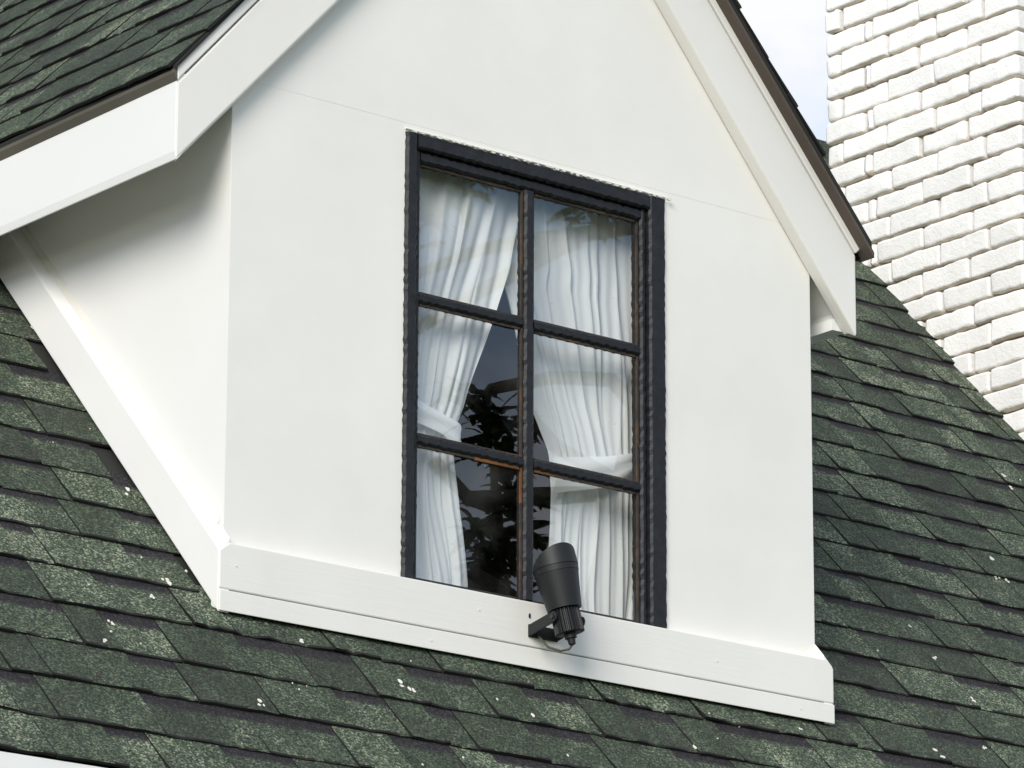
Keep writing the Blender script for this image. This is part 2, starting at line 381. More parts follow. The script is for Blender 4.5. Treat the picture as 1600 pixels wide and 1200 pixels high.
def lay(cells, parent, name, limit):
    """cells: (matrix, width, kind, variant, in_view)"""
    seen = [c for c in cells if c[4]][:limit]; ids = set(map(id, seen))
    for M4, wid, kind, var, _ in seen:
        o = bpy.data.objects.new('shingle', SHM[kind][var]); link(o); o.parent = parent
        loc, rot, _s = M4.decompose(); o.location = loc - WL[parent.name]; o.rotation_mode = 'QUATERNION'; o.rotation_quaternion = rot; o.scale = (wid, 1, 1)
    joined_shingles(name, [c[:4] for c in cells if id(c) not in ids], parent)
    return len(seen)
def cellmat(al, es, nn, org, lift=0, twist=0):
    M4 = Matrix((al, es, nn)).transposed().to_4x4()
    M4 = Matrix.Translation((org + nn * lift)) @ M4 @ Matrix.Rotation(twist, 4, 'Z')
    return M4
# main roof: butt lines read from the roof (units up the slope)
lines = [-.757, -.592, -.420, -.252, -.0745, .093, .2595, .4255, .577, .743, .908, 1.085, 1.242, 1.3986, 1.568, 1.7324, 1.8993, 2.0637, 2.216, 2.379, 2.542, 2.705]
while lines[-1] < RIDGE_S - .1: lines.append(lines[-1] + .163)
rnd = random.Random(5); cells = []
for ci, s in enumerate(lines):
    for a, b_, kind in course_cells(X0, X1, rnd):
        mid = (a + b_) / 2; w_ = (b_ - a) - .0012
        zc = roofp(mid, s + .1)
        if abs(mid) < 1.02 and s > .05 and zc.z < ZR - LT * abs(mid) - .03: continue
        if a > 3.26 and b_ < 3.9 and 1.42 < zc.y < 2.2: continue
        gap = rnd.uniform(0, .0016)
        M4 = cellmat(Vector((1, 0, 0)), ES, RN, roofp(mid, s + rnd.uniform(-.003, .003), DECK) * S, lift=.0008, twist=rnd.uniform(-.006, .006))
        pts = [project(roofp(q, s + r) * S) for q in (a, mid, b_) for r in (0, .165)]
        vis = any(-4 < p[0] < 1604 and -4 < p[1] < 1204 for p in pts)
        if vis:     # behind the dormer or the chimney?
            cx_, cy_ = project(roofp(mid, s + .08) * S)
            if abs(mid) < 1.25 and s > .2 and zc.z > 1.0 and mid > -1: vis = False
            if mid > 3.3 and s > 1.9: vis = False
            if 1.02 < mid and cx_ < 1200: vis = False
        cells.append((M4, (w_ - gap) * S, kind, rnd.randrange(7, 10) if ci == 4 and abs(mid) < 1.1 else rnd.randrange(7), vis))
cells.sort(key=lambda c: (c[0].translation - cam_o.location).length)
n_main = lay(cells, roof, 'roof_shingles', 300)

# ridge caps on the main roof
rc = MB()
for i in range(60):
    x = X0 + .1 + i * .215; t_ = .012
    rc.prism([(x, rt.y - .12, rt.z - .12 + .012), (x, rt.y, rt.z + .022), (x, rt.y + .12, rt.z - .11), (x, rt.y + .12, rt.z - .125), (x, rt.y, rt.z + .005), (x, rt.y - .12, rt.z - .125)], (.2, 0, .0))
o = rc.build('ridge_cap', M_sh, roof); o['kind'] = 'stuff'

# ---------------------------------------------------------------- dormer roof
LIPY = -.089; LIPL = -.060; EX = 1.226
def dz(x): return ZR - (LT if x < 0 else RT) * abs(x)
def dval(x): return (dz(x) - RP.z) / tp_ + RP.y
d = MB()
for sx in (-1, 1):
    e = sx * (EX - .01) if sx < 0 else 1.165; lip = LIPL if sx < 0 else LIPY
    d.prism([(e, lip + .006, dz(e)), (0, lip + .006, ZR), (0, dval(0) + .1, ZR), (e, dval(e) + .1, dz(e))], (0, 0, -.02 if sx > 0 else -.012))
droof = d.build('dormer_roof', M_deck, house)
dcells = []; rcells = []
for sx, T in ((-1, LT), (1, RT)):
    ca, sa = 1 / math.hypot(1, T), T / math.hypot(1, T)
    es = Vector((-sx * ca, 0, sa)); nn = Vector((sx * sa, 0, ca)); al = es.cross(nn)
    ex = EX if sx < 0 else 1.19; lip = LIPL if sx < 0 else LIPY
    k = 0; dl = ex / ca
    while k * .16 < dl - .12:
        dist = dl - k * .16                                     # down the slope from the ridge
        x = sx * dist * ca
        for a, b_, kind in course_cells(lip, dval(sx * max(0, dist - .1) * ca) + .12, rnd):
            a = max(a, lip)
            if b_ - a < .05: continue
            mid = (a + b_) / 2
            tilt = .028 * (mid - lip) if sx < 0 else 0          # the courses climb a little towards the back
            org = Vector((x, mid, dz(x))) + es * tilt
            M4 = cellmat(al, es, nn, org * S, lift=.0008, twist=rnd.uniform(-.006, .006) + (.028 if sx < 0 else 0) * -1)
            p = project((org + es * .08) * S); vis = sx < 0 and -30 < p[0] < 420 and -30 < p[1] < 250
            (dcells if sx < 0 else rcells).append((M4, (b_ - a - .0018) * S, kind, rnd.randrange(7), vis))
        k += 1
n_dorm = lay(dcells, droof, 'dormer_roof_shingles', 300)
lay(rcells, droof, 'dormer_right_shingles', 0)
print('shingles', n_main, n_dorm)
# drip strips under the shingle edges
b = MB(); b.prism([(-EX + .008, -.047, dz(-EX) - .0005), (-EX + .008, -.047, dz(-EX) - .010), (-1.2076, -.047, 1.377), (-1.2076, -.047, dz(-1.2076) - .016)], (0, 1.5, 0)); b.build('eave_drip_strip', M_strip, house)
b = MB(); b.prism([(1.175, LIPY + .006, dz(1.175) - .021), (0, LIPY + .006, ZR - .021), (0, LIPY + .006, ZR - .034), (1.175, LIPY + .006, dz(1.175) - .034)], (0, .05, 0)); b.build('rake_drip_strip', M_brown, house)

# ---------------------------------------------------------------- dormer walls
WXL, WXR, WZB, WZT = -.436, .457, .19, 1.424           # window opening
SEAM = 1.449
def rake_bot(x): return 2.462 + 1.085 * x if x < 0 else 2.493 - 1.155 * x
b = MB(); Tw = .09
for pts in ([(-1, 0), (WXL, 0), (WXL, SEAM), (-1, SEAM)], [(WXR, 0), (1, 0), (1, SEAM), (WXR, SEAM)],
            [(WXL, 0), (WXR, 0), (WXR, WZB), (WXL, WZB)], [(WXL, WZT), (WXR, WZT), (WXR, SEAM), (WXL, SEAM)]):
    b.prism([(x, 0, z) for x, z in pts], (0, Tw, 0))
b.build('gable_wall', M_wall, house)
b = MB(); b.prism([(-1, -.0004, SEAM), (1, -.0004, SEAM), (1, -.0004, 1.5), (0, -.0004, 2.62), (-1, -.0004, 1.5)], (0, Tw, 0)); b.build('upper_gable_panel', M_wall, house)
for sx, nm in ((-1, 'cheek_wall'), (1, 'cheek_wall')):
    x = sx * 1.0015
    b = MB(); b.prism([(x, .0005, -.02), (x, .0005, 1.46), (x, 1.6, 1.46)], (-sx * .05, 0, 0)); o = b.build(nm, M_cheek, house)
# skirting boards: front upper, front lower, cheeks
t = .0364
X_ = 1 + t
b = MB()
b.prism([(-X_, -t, .0815), (X_, -t, .0815), (X_, -t, .179), (X_ - .03, -t, .201), (-X_ + .03, -t, .201), (-X_, -t, .179)], (0, t - .0012, 0))
bevel(b.build('skirting_board', M_board, house), .0025)
b = MB(); b.add([(-X_, -t-.003, .023), (X_, -t-.003, .023), (X_, -t-.003, .0775), (-X_, -t-.003, .0775), (-X_, -.0012, .0775), (X_, -.0012, .0775), (X_, -.0012, .04), (-X_, -.0012, .04)],
      [(0,1,2,3), (3,2,5,4), (4,5,6,7), (7,6,1,0), (0,3,4,7), (1,6,5,2)])
bevel(b.build('skirting_board', M_board, house), .002)
for sx in (-1, 1):
    xo, xi = sx * (X_ + .0008), sx * 1.0022
    a0, a1 = Vector((0, -t + .003, .020)), Vector((0, -t + .003, .182))
    dv = Vector((0, 1.35, 1.35 * tp_))
    b = MB()
    q = [(xo, a0.y, a0.z), (xo, a1.y, a1.z), (xi, a1.y + .0, .2148), (xi, a0.y, a0.z)]
    b.prism([Vector(p) for p in q], dv); bevel(b.build('cheek_skirting_board', M_cheek, house), .003)
    b = MB()                                                            # thin bead where board meets cheek
    b.prism([(sx*1.002, .012, .209 + .048*tp_), (sx*1.012, .012, .209 + .048*tp_), (sx*1.002, .012, .232 + .048*tp_)], dv); b.build('cheek_bead', paint('aged caulk', (.72, .69, .635), .7, .1, 40) if sx < 0 else M_cheek, house)

nl = MB(); rn = random.Random(6)
for x, z in [(-.985, .145), (-.21, .152), (.61, .138), (.91, .049), (-.37, .046)]:
    y = -t - (.0004 if z > .08 else .0034)
    nl.rings([[(x + .0026 * math.cos(k*math.pi/4), y - d_, z + .0026 * math.sin(k*math.pi/4)) for k in range(8)] for d_ in (0, .0014)])
o = nl.build('nail_heads', M_board, house); o['kind'] = 'stuff'
# rake boards, crown strips, fascias, soffits
OV = .045
def rake(sx):
    xe = 1.206 if sx < 0 else 1.138
    tz = (lambda x: 2.729 + 1.125 * x) if sx < 0 else (lambda x: 2.717 - 1.165 * x)
    bz = (lambda x: 2.462 + 1.085 * x) if sx < 0 else (lambda x: 2.512 - 1.2 * x)
    x = sx * xe
    y0, y1 = -OV, -.003
    b = MB()
    lo = bz(x)
    c_ = .013 if sx < 0 else .003                                                          # bevel along the lower edge
    xf = x if sx > 0 else x
    F = [(x, lo + c_ * .9), (0, bz(0) + c_ * 1.5), (0, tz(0)), (x, tz(x))]
    Bk = [(x + (-sx) * .012, lo - .012 if False else bz(x - sx*.012)), (0, bz(0)), (0, tz(0)), (x, tz(x))]
    v = [(p[0], y0, p[1]) for p in F] + [(p[0], -.022, p[1]) for p in Bk] + [(p[0], y1, p[1]) for p in Bk]
    f = [(0,1,2,3)] + [(i, (i+1)%4, 4+(i+1)%4, 4+i) for i in range(4)] + [(4+i, 4+(i+1)%4, 8+(i+1)%4, 8+i) for i in range(4)] + [(8,9,10,11)]
    b.add(v, f); bevel(b.build('rake_board', M_rake, house), .004)
    # crown strip above the board
    b = MB(); h = .052
    b.prism([(x, -OV - .003, tz(x) + .006), (0, -OV - .003, tz(0) + .006), (0, -OV - .003, tz(0) + h), (x + sx * (.004 if sx < 0 else .022), -OV - .003, tz(x + sx * (.004 if sx < 0 else .022)) + h)], (0, .03, 0))
    bevel(b.build('crown_strip', M_rake, house), .003)
rake(-1); rake(1)
b = MB(); b.prism([(-1.2072, -.0438, 1.402), (-1.2072, -.0438, 1.190), (-1.203, -.0438, 1.168), (-1.199, -.0438, 1.168), (-1.178, -.0438, 1.196), (-1.178, -.0438, 1.402)], (0, 1.65, 0)); bevel(b.build('dormer_fascia', M_fascia, house), .003)
b = MB(); b.box((1.105, -.002, 1.172), (1.1355, 1.6, 1.37)); b.build('dormer_fascia', M_fascia, house)
b = MB(); b.box((1.085, -.001, 1.172), (1.1045, 1.6, 1.205)); b.build('fascia_bead', M_fascia, house)
b = MB(); b.prism([(-1.166, -.002, 1.20), (-.96, -.002, 1.43), (-.96, -.002, 1.45), (-1.166, -.002, 1.22)], (0, 1.6, 0)); b.build('dormer_soffit', M_wall, house)
b = MB(); b.prism([(1.106, -.0015, 1.225), (.96, -.0015, 1.40), (.96, -.0015, 1.42), (1.106, -.0015, 1.245)], (0, 1.6, 0)); b.build('dormer_soffit', M_wall, house)

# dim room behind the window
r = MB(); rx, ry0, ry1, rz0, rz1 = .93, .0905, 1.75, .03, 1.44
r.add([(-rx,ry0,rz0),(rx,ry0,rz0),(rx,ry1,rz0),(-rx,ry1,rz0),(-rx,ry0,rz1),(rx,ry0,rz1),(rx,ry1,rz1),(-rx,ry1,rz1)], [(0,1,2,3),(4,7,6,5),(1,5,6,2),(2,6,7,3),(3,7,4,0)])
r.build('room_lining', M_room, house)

# ---------------------------------------------------------------- window
def wavy_bar(a, b_, w0, w1, y0, y1, axis, amp=.0022, n=34, seed=0):
    """bar running along x or z between a and b_, from w0 to w1 across, lumpy edges as in thick old paint"""
    rr = random.Random(seed); m_ = MB(); rs = []
    ph = [rr.uniform(0, 6) for _ in range(4)]
    for i in range(n + 1):
        q = a + (b_ - a) * i / n; L_ = abs(b_ - a)
        e0 = amp * (math.sin(q * 2 * math.pi / .032 + ph[0]) * .6 + rr.uniform(-.5, .5)); e1 = amp * (math.sin(q * 2 * math.pi / .030 + ph[1]) * .6 + rr.uniform(-.5, .5))
        yy = y0 + amp * .12 * math.sin(q * 2 * math.pi / .09 + ph[2]); c = .006
        sec = [(w0 + e0, y1), (w0 + e0, yy + c), (w0 + e0 + c, yy), (w1 + e1 - c, yy), (w1 + e1, yy + c), (w1 + e1, y1)]
        rs.append([((q, y, w) if axis == 'x' else (w, y, q)) for w, y in sec])
    return m_.rings(rs)
casing = wavy_bar(WZB + .003, WZT - .001, WXL - .004, -.402, -.010, .05, 'z', seed=1, n=90)
win = casing.build('window', M_frame, house)
sub = win
def wpart(m_, name, mt=None): return m_.build(name, mt or M_frame, win)
wpart(wavy_bar(WZB + .003, WZT - .001, .402, WXR + .003, -.010, .05, 'z', seed=2, n=90), 'casing')
wpart(wavy_bar(-.4018, .4018, 1.384, WZT + .003, -.010, .05, 'x', seed=3, n=70), 'casing')
wpart(wavy_bar(-.4018, .4018, WZB, .204, -.006, .05, 'x', seed=4, n=50, amp=.002), 'casing')
# sash rails set back from the casing
wpart(wavy_bar(.2045, 1.3835, -.4015, -.383, .004, .045, 'z', seed=5, n=80, amp=.0025), 'sash_stile')
wpart(wavy_bar(.2045, 1.3835, .381, .4015, .005, .045, 'z', seed=6, n=80, amp=.0025), 'sash_stile')
wpart(wavy_bar(-.3828, .3808, 1.353, 1.3835, .004, .045, 'x', seed=7, n=60, amp=.003), 'sash_rail')
wpart(wavy_bar(-.3828, .3808, .2045, .2180, .004, .045, 'x', seed=8, n=60, amp=.002), 'sash_rail')
MX = -.0085
wpart(wavy_bar(.2185, 1.3525, MX - .0165, MX + .0165, .006, .040, 'z', seed=9, n=90, amp=.0025), 'muntin')
HZ = (.5935, .979)
for k, z in enumerate(HZ):
    wpart(wavy_bar(-.3825, MX - .017, z - .0135, z + .0135, .0085, .040, 'x', seed=20+k, n=46, amp=.0028), 'muntin')
    wpart(wavy_bar(MX + .017, .3805, z - .0135, z + .0135, .0085, .040, 'x', seed=30+k, n=46, amp=.0028), 'muntin')
zs = [.218, HZ[0], HZ[1], 1.353]
for c, (xa, xb) in enumerate(((-.3825, MX - .0165), (MX + .0165, .3805))):
    for k in range(3):
        za = zs[k] + (.0135 if k else 0); zb = zs[k+1] - (.0135 if k < 2 else 0)
        b = MB(); b.box((xa - .004, .0235, za - .004), (xb + .004, .0275, zb + .004)); b.build('pane', M_glass, win)
        w_ = .0085
        rr = random.Random(c * 3 + k)
        # putty beads round the pane, brown where the paint has gone
        for nm, a, e in (('l', (xa, .0165, za), (xa + w_*.6, .023, zb)), ('r', (xb - w_ * .7, .0165, za), (xb, .023, zb)), ('t', (xa + w_, .0165, zb - w_ * .8), (xb - w_*1.2, .023, zb)), ('b', (xa + w_, .0165, za), (xb - w_*1.2, .023, za + w_*.5))):
            parts_ = [(a, e, M_putty)]
            if k == 0 and nm == 't' and c == 0: m_ = e[0] - .15; parts_ = [(a, (m_, e[1], e[2]), M_putty), ((m_, a[1], a[2] - .002), e, M_rust)]
            if k == 0 and nm == 't' and c == 1: m_ = a[0] + .07; parts_ = [((m_, a[1], a[2]), e, M_putty), (a, (m_, e[1], e[2]), M_rust)]
            if k == 0 and nm == 'r' and c == 0: m_ = e[2] - .10; parts_ = [(a, (e[0], e[1], m_), M_putty), ((a[0], a[1], m_), e, M_rust)]
            for pa, pe, pm in parts_:
                b = MB(); b.box(pa, pe); b.build('putty_bead', pm, win)
# chips of bare white along the frame's outer edge
ch = MB(); rr = random.Random(3)
def chip(cx_, cz_, w_, h_, y=-.0150):
    n = 7; pts = [(cx_ + w_ * math.cos(k*2*math.pi/n) * rr.uniform(.7, 1.2), y, cz_ + h_ * math.sin(k*2*math.pi/n) * rr.uniform(.6, 1.2)) for k in range(n)]
    ch.prism(pts, (0, .004, 0))
x = WXL
while x < WXR:
    x += rr.uniform(.014, .034); chip(x, WZT + .003 - rr.uniform(0, .003), rr.uniform(.004, .012), rr.uniform(.0016, .0048))
for _ in range(0): chip(rr.choice((WXL - .003, WXL - .002, WXR + .002)), rr.uniform(.25, 1.4), .0016, rr.uniform(.003, .010))
for _ in range(0): chip(rr.uniform(WXL + .02, WXR - .02), rr.uniform(1.388, 1.412), .0011, .0016)
o = ch.build('paint_chips', M_drop, win); o['kind'] = 'stuff'
# bead of old filler where the wall meets the frame
b = MB()
pts = [(WXL - .014, -.002, WZT + .004)]
b.tube([(WXL - .006, -.003, WZT + .008), (-.1, -.003, WZT + .009), (.2, -.003, WZT + .009), (WXR + .006, -.003, WZT + .008)], .0025, 6)
b.build('filler_bead', M_wall, win)

# ---------------------------------------------------------------- curtains
def interp(tab, z):
    tab = sorted(tab)
    if z <= tab[0][0]: return tab[0][1]
    for (z0, v0), (z1, v1) in zip(tab, tab[1:]):
        if z <= z1: k = (z - z0) / (z1 - z0); return v0 + (v1 - v0) * k
    return tab[-1][1]
def curtain(side, inner, outer, z0, z1, zt, ybase, npl, label, seed):
    rr = random.Random(seed); nu, nz_ = 150, 80
    amps = [rr.uniform(.55, 1.3) for _ in range(npl + 2)]; offs = [rr.uniform(-.22, .22) for _ in range(npl + 2)]
    m_ = MB(); v = []
    for j in range(nz_ + 1):
        z = z0 + (z1 - z0) * j / nz_; xi, xo = interp(inner, z) - (.017 if side < 0 else .027), interp(outer, z)
        tight = math.exp(-((z - zt) / .10) ** 2)
        for i in range(nu + 1):
            u = i / nu; k = u * npl; kk = int(k); fr = k - kk
            # pleats lean and wander a little with height
            ph = k + offs[min(kk, npl)] * .6 * math.sin(z * 5 + kk) + .25 * math.sin(z * 3.1 + kk * 1.7)
            A = .014 * (amps[min(kk, npl)] * (1 - fr) + amps[min(kk + 1, npl + 1)] * fr) * (1 - .45 * tight)
            s_ = math.sin(ph * 2 * math.pi); fold = math.sin(ph * 2 * math.pi + .9 * math.sin(ph * 2 * math.pi))
            y = ybase + A * (.75 * fold + .08 * math.sin(ph * 4 * math.pi + 1)) + .006 * math.sin(z * 11 + u * 9) * (1 - tight)
            x = xi + (xo - xi) * u
            v.append((x, y - .006 * tight * math.sin(u * math.pi), z))
    m_.add(v, [(j*(nu+1)+i, j*(nu+1)+i+1, (j+1)*(nu+1)+i+1, (j+1)*(nu+1)+i) for j in range(nz_) for i in range(nu)])
    o = m_.build('curtain', M_cloth, None, smooth=True); tag(o, label, 'curtain', 'curtains behind the dormer window')
    return o
cl = curtain(-1, [(1.42, .065), (1.361, .047), (1.145, -.006), (1.043, -.045), (.869, -.103), (.739, -.147), (.674, -.178), (.6, -.184), (.445, -.167), (.263, -.132), (.15, -.12)],
             [(1.42, -.47), (.15, -.47)], .15, 1.42, .67, .084, 5, 'white curtain gathered to the left jamb behind the left panes, tied low', 4)
cr_ = curtain(1, [(1.42, -.03), (1.25, -.015), (1.189, .0), (1.136, -.01), (1.056, .02), (.819, .096), (.755, .129), (.668, .167), (.56, .175), (.453, .167), (.328, .158), (.15, .155)],
              [(1.42, .46), (.15, .46)], .15, 1.42, .64, .104, 6, 'wider white curtain swept to the right behind the right panes, with a broad tieback', 9)
def tieback(pts_top, pts_bot, y, parent, name):
    n = 28; v = []; 
    for j in range(7):
        q = j / 6
        for i in range(n + 1):
            u = i / n
            def on(pts):
                k = u * (len(pts) - 1); a = min(int(k), len(pts) - 2); fr = k - a
                return Vector(pts[a]).lerp(Vector(pts[a + 1]), fr)
            p = on(pts_top).lerp(on(pts_bot), q)
            v.append((p.x, y - .014 * math.sin(u * math.pi) ** .6 - .008 * math.sin(q * math.pi) + .004 * math.sin(q * 9 + u * 4), p.y))
    m_ = MB(); m_.add(v, [(j*(n+1)+i, j*(n+1)+i+1, (j+1)*(n+1)+i+1, (j+1)*(n+1)+i) for j in range(6) for i in range(n)])
    o = m_.build(name, M_cloth, parent, smooth=True); return o
tieback([(-.45, .76), (-.33, .715), (-.26, .694), (-.192, .677)], [(-.45, .67), (-.33, .65), (-.26, .635), (-.196, .60)], .072, cl, 'tieback')
tieback([(.140, .652), (.24, .668), (.33, .685), (.43, .715)], [(.147, .553), (.24, .575), (.33, .598), (.43, .66)], .090, cr_, 'tieback')

# ---------------------------------------------------------------- spotlight on the skirting board
spot = empty('spotlight', Vector((0, -.04, .10)) * S)
tag(spot, 'black plastic spotlight pointing up in front of the window, bracketed to the white skirting board', 'spotlight')
ax = Vector((-.170, .137, 1)).normalized(); e1 = (Vector((1, 0, 0)) - ax * ax.x).normalized(); e2 = ax.cross(e1)
c0 = Vector((-.004, -.135, .166))                         # lower rim of the shade
def ring(s, r, n=40, f=None): 
    out = []
    for k in range(n):
        a = k * 2 * math.pi / n; rr_ = f(a) if f else r
        out.append(c0 + ax * s + (e1 * math.cos(a) + e2 * math.sin(a)) * rr_)
    return out
r0, r1, Ls = .0455, .0600, .112
b = MB(); b.rings([ring(0, r0 - .012), ring(0, r0), ring(Ls * .86, r0 + (r1 - r0) * .86), ring(Ls * .865, r0 + (r1 - r0) * .86 + .0012), ring(Ls, r1)], True, False)
auto(b.build('lamp_body', M_black, spot))
def visor_top(a):                                        # sloping mouth: low on the left, high on the right and front
    q = math.cos(a - R_(-100)); return max(.002, .020 + .034 * q)
vo, vi = [], []
for k in range(40):
    a = k * 2 * math.pi / 40; h = Ls + visor_top(a); dr = e1 * math.cos(a) + e2 * math.sin(a)
    vo.append(c0 + ax * h + dr * (r1 - .0005)); vi.append(c0 + ax * h + dr * (r1 - .005))
b = MB(); b.rings([ring(Ls + .0012, r1 - .003), ring(Ls + .0012, r1 + .0010), vo, vi, ring(Ls * .9, r1 - .007)], False, True); auto(b.build('visor', M_black, spot), 50)
b = MB(); b.rings([ring(Ls * .93, .0), ring(Ls * .93, r1 - .008)], False, False); b.build('lens', M_glass, spot)
# finned heat sink
def fin(a): return .0395 if (int(a / (2 * math.pi) * 96 + .01) % 4) < 2 else .0345
b = MB(); b.rings([ring(-.066, .030, 96), ring(-.064, 0, 96, fin), ring(-.001, 0, 96, lambda a: fin(a) - .001)], True, True); b.build('heat_sink', M_black, spot)
b = MB(); b.rings([ring(-.0665, .016, 20), ring(-.078, .016, 20), ring(-.080, .011, 20), ring(-.094, .0095, 20), ring(-.096, .006, 20)], True, True); auto(b.build('cable_gland', M_black, spot))
pv = c0 - ax * .022                                      # pivot height on the heat sink
for sx in (-1, 1):
    x = pv.x + sx * .047
    b = MB(); arm = []
    a_ = Vector((x, -.0395, .122)); p_ = Vector((x, pv.y, pv.z - .004)); dr = (p_ - a_).normalized(); up = Vector((1, 0, 0)).cross(dr) * -1
    hw = .015; pts = [a_ - up * hw, a_ + up * hw, p_ + up * hw]
    for k in range(1, 9):
        th = math.pi / 2 - k * math.pi / 9; pts.append(p_ + (dr * math.cos(th) + up * math.sin(th)) * hw)
    pts.append(p_ - up * hw)
    b.prism(pts, (.005, 0, 0)); bevel(b.build('bracket_arm', M_black, spot), .001)
    b = MB(); b.rings([[p_ + Vector((dx, 0, 0)) + Vector((0, math.cos(k*math.pi/5), math.sin(k*math.pi/5))) * r_ for k in range(10)] for dx, r_ in (((-.004, .0055), (.009, .0055)) if sx < 0 else ((-.002, .0055), (.011, .0055)))]); b.build('pivot_screw', M_metal, spot)
b = MB(); b.box((pv.x - .047, -.0415, .105), (pv.x + .052, -.0368, .139)); bevel(b.build('bracket_plate', M_black, spot), .001)
q0 = c0 - ax * .095
b = MB(); b.tube([q0, q0 + Vector((-.006, .006, -.012)), q0 + Vector((-.022, .022, -.016)), q0 + Vector((-.040, .050, -.004)), q0 + Vector((-.042, .075, .02)), q0 + Vector((-.036, .096, .034))], .0032, 8); b.build('cable', M_cable, spot, smooth=True)
b = MB(); b.prism([(-.045, -.0366, .165), (-.041, -.0366, .170), (-.039, -.0366, .162), (-.041, -.0366, .155), (-.045, -.0366, .158)], (0, -.002, 0)); b.build('screw_hole', M_black, house)

# ---------------------------------------------------------------- chimney
CX0, CX1, CY0, CY1 = 3.232, 3.95, 1.3705, 2.337; CZ0, CZ1 = 1.35, 4.05; RH = .0835
b = MB(); b.box((CX0 + .026, CY0 + .026, CZ0 - .4), (CX1 - .026, CY1 - .026, CZ1)); chim = b.build('chimney', M_mortar, house)
def brick_mesh2(L_, seed):
    """rounded hand-made brick built at real size: length along y, 0.07 high, depth along x"""
    rr = random.Random(seed); D_, H_ = .10, (RH - .0072) * S
    bm = bmesh.new(); bmesh.ops.create_cube(bm, size=1)
    for v in bm.verts: v.co = Vector((v.co.x * D_, v.co.y * L_, v.co.z * H_))
    bmesh.ops.bevel(bm, geom=list(bm.edges), offset=rr.uniform(.007, .013), segments=2, profile=.55, affect='EDGES')
    ny = max(2, int(L_ / .03))
    bmesh.ops.subdivide_edges(bm, edges=[e for e in bm.edges if abs((e.verts[0].co - e.verts[1].co).y) > .5 * L_], cuts=ny, use_grid_fill=True)
    ph = [rr.uniform(0, 6.3) for _ in range(6)]
    for v in bm.verts:
        c = v.co; e = 1 if c.z > 0 else -1
        c.z += e * (.0010 * math.sin(c.y * 40 + ph[0] + e) + .0008 * math.sin(c.y * 110 + ph[4]) + rr.uniform(-.0015, .0015))
        c.x += .0012 * math.sin(c.y * 31 + ph[1]) + .0010 * math.sin(c.z * 70 + ph[2]) + rr.uniform(-.0007, .0007)
        c.y += rr.uniform(-.0016, .0016) + math.copysign(.0012, c.y) * math.sin(c.z * 60 + ph[3])
    bm.normal_update()
    nr = []
    bm.verts.index_update()
    for v in bm.verts:
        q = Vector()
        for f in v.link_faces: q += f.normal * f.calc_area() ** 1.3
        nr.append(q.normalized())
    me = bpy.data.meshes.new('brick'); bm.to_mesh(me); bm.free(); me.materials.append(M_brick); me.materials.append(M_bounce)
    for p in me.polygons:
        p.use_smooth = True
        if p.normal.z < -.5: p.material_index = 1  # downward faces take the painted bounce-light beige
    me.normals_split_custom_set_from_vertices(nr)
    return me
BM = {}
def get_brick(L_, var):
    k = (round(L_ / .012), var)
    if k not in BM: BM[k] = brick_mesh2(k[0] * .012, k[0] * 10 + var)
    return BM[k]
rb = random.Random(8); nb = 0
def add_brick(cx_, cy_, cz_, L_, rot=0):
    global nb
    me = get_brick(L_ * S, rb.randrange(4)); o = bpy.data.objects.new('brick', me); link(o); o.parent = chim
    w_ = Vector((cx_, cy_, cz_)) * S
    o.location = w_ - WL[chim.name]; o.rotation_euler = (rb.uniform(-.012, .012), rb.uniform(-.02, .02), rot + rb.uniform(-.012, .012)); nb += 1
    k = round(L_ * S / .012) * .012; o.scale = (1, L_ * S / k, 1)
J = .0065; DB = .10 / S
z = 2.985 - RH * 20; row = 0
while z < CZ1 - .02:
    zc = z + RH / 2
    if zc > 1.40:
        if row % 2: segs = [.088, .235, .240, .232, None]
        else: segs = [.200, .040, .238, .236, None]
        y = CY1
        for k, sg in enumerate(segs):
            L_ = sg * rb.uniform(.97, 1.03) if sg else y - CY0
            if sg is None and L_ > .3:
                add_brick(CX0 + DB/2 + rb.uniform(-.004, .006), y - .12, zc, .24 - J); y -= .24; L_ = y - CY0
            if zc > roof_z(y - L_) - .12:
                add_brick(CX0 + DB/2 + rb.uniform(-.004, .008), y - L_/2, zc + rb.uniform(-.0025, .0025), L_ - J - (rb.uniform(.006, .014) if rb.random() < .18 else 0))
            y -= L_
        # front face of the stack
        x = CX0 + DB + .003; ks = 0
        while x < CX1 - .03 and zc > roof_z(CY0) - .1:
            L_ = min((.235 if ks or row % 2 else .11), CX1 - x); 
            if L_ > .04: add_brick(x + L_/2, CY0 + DB/2 + rb.uniform(-.003, .006), zc, L_ - J, math.pi/2)
            x += L_; ks += 1
    z += RH; row += 1
print('bricks', nb)
b = MB(); b.box((CX0 - .05, CY0 - .05, CZ1), (CX1 + .05, CY1 + .05, CZ1 + .09)); bevel(b.build('chimney_cap', M_mortar, house), .01)

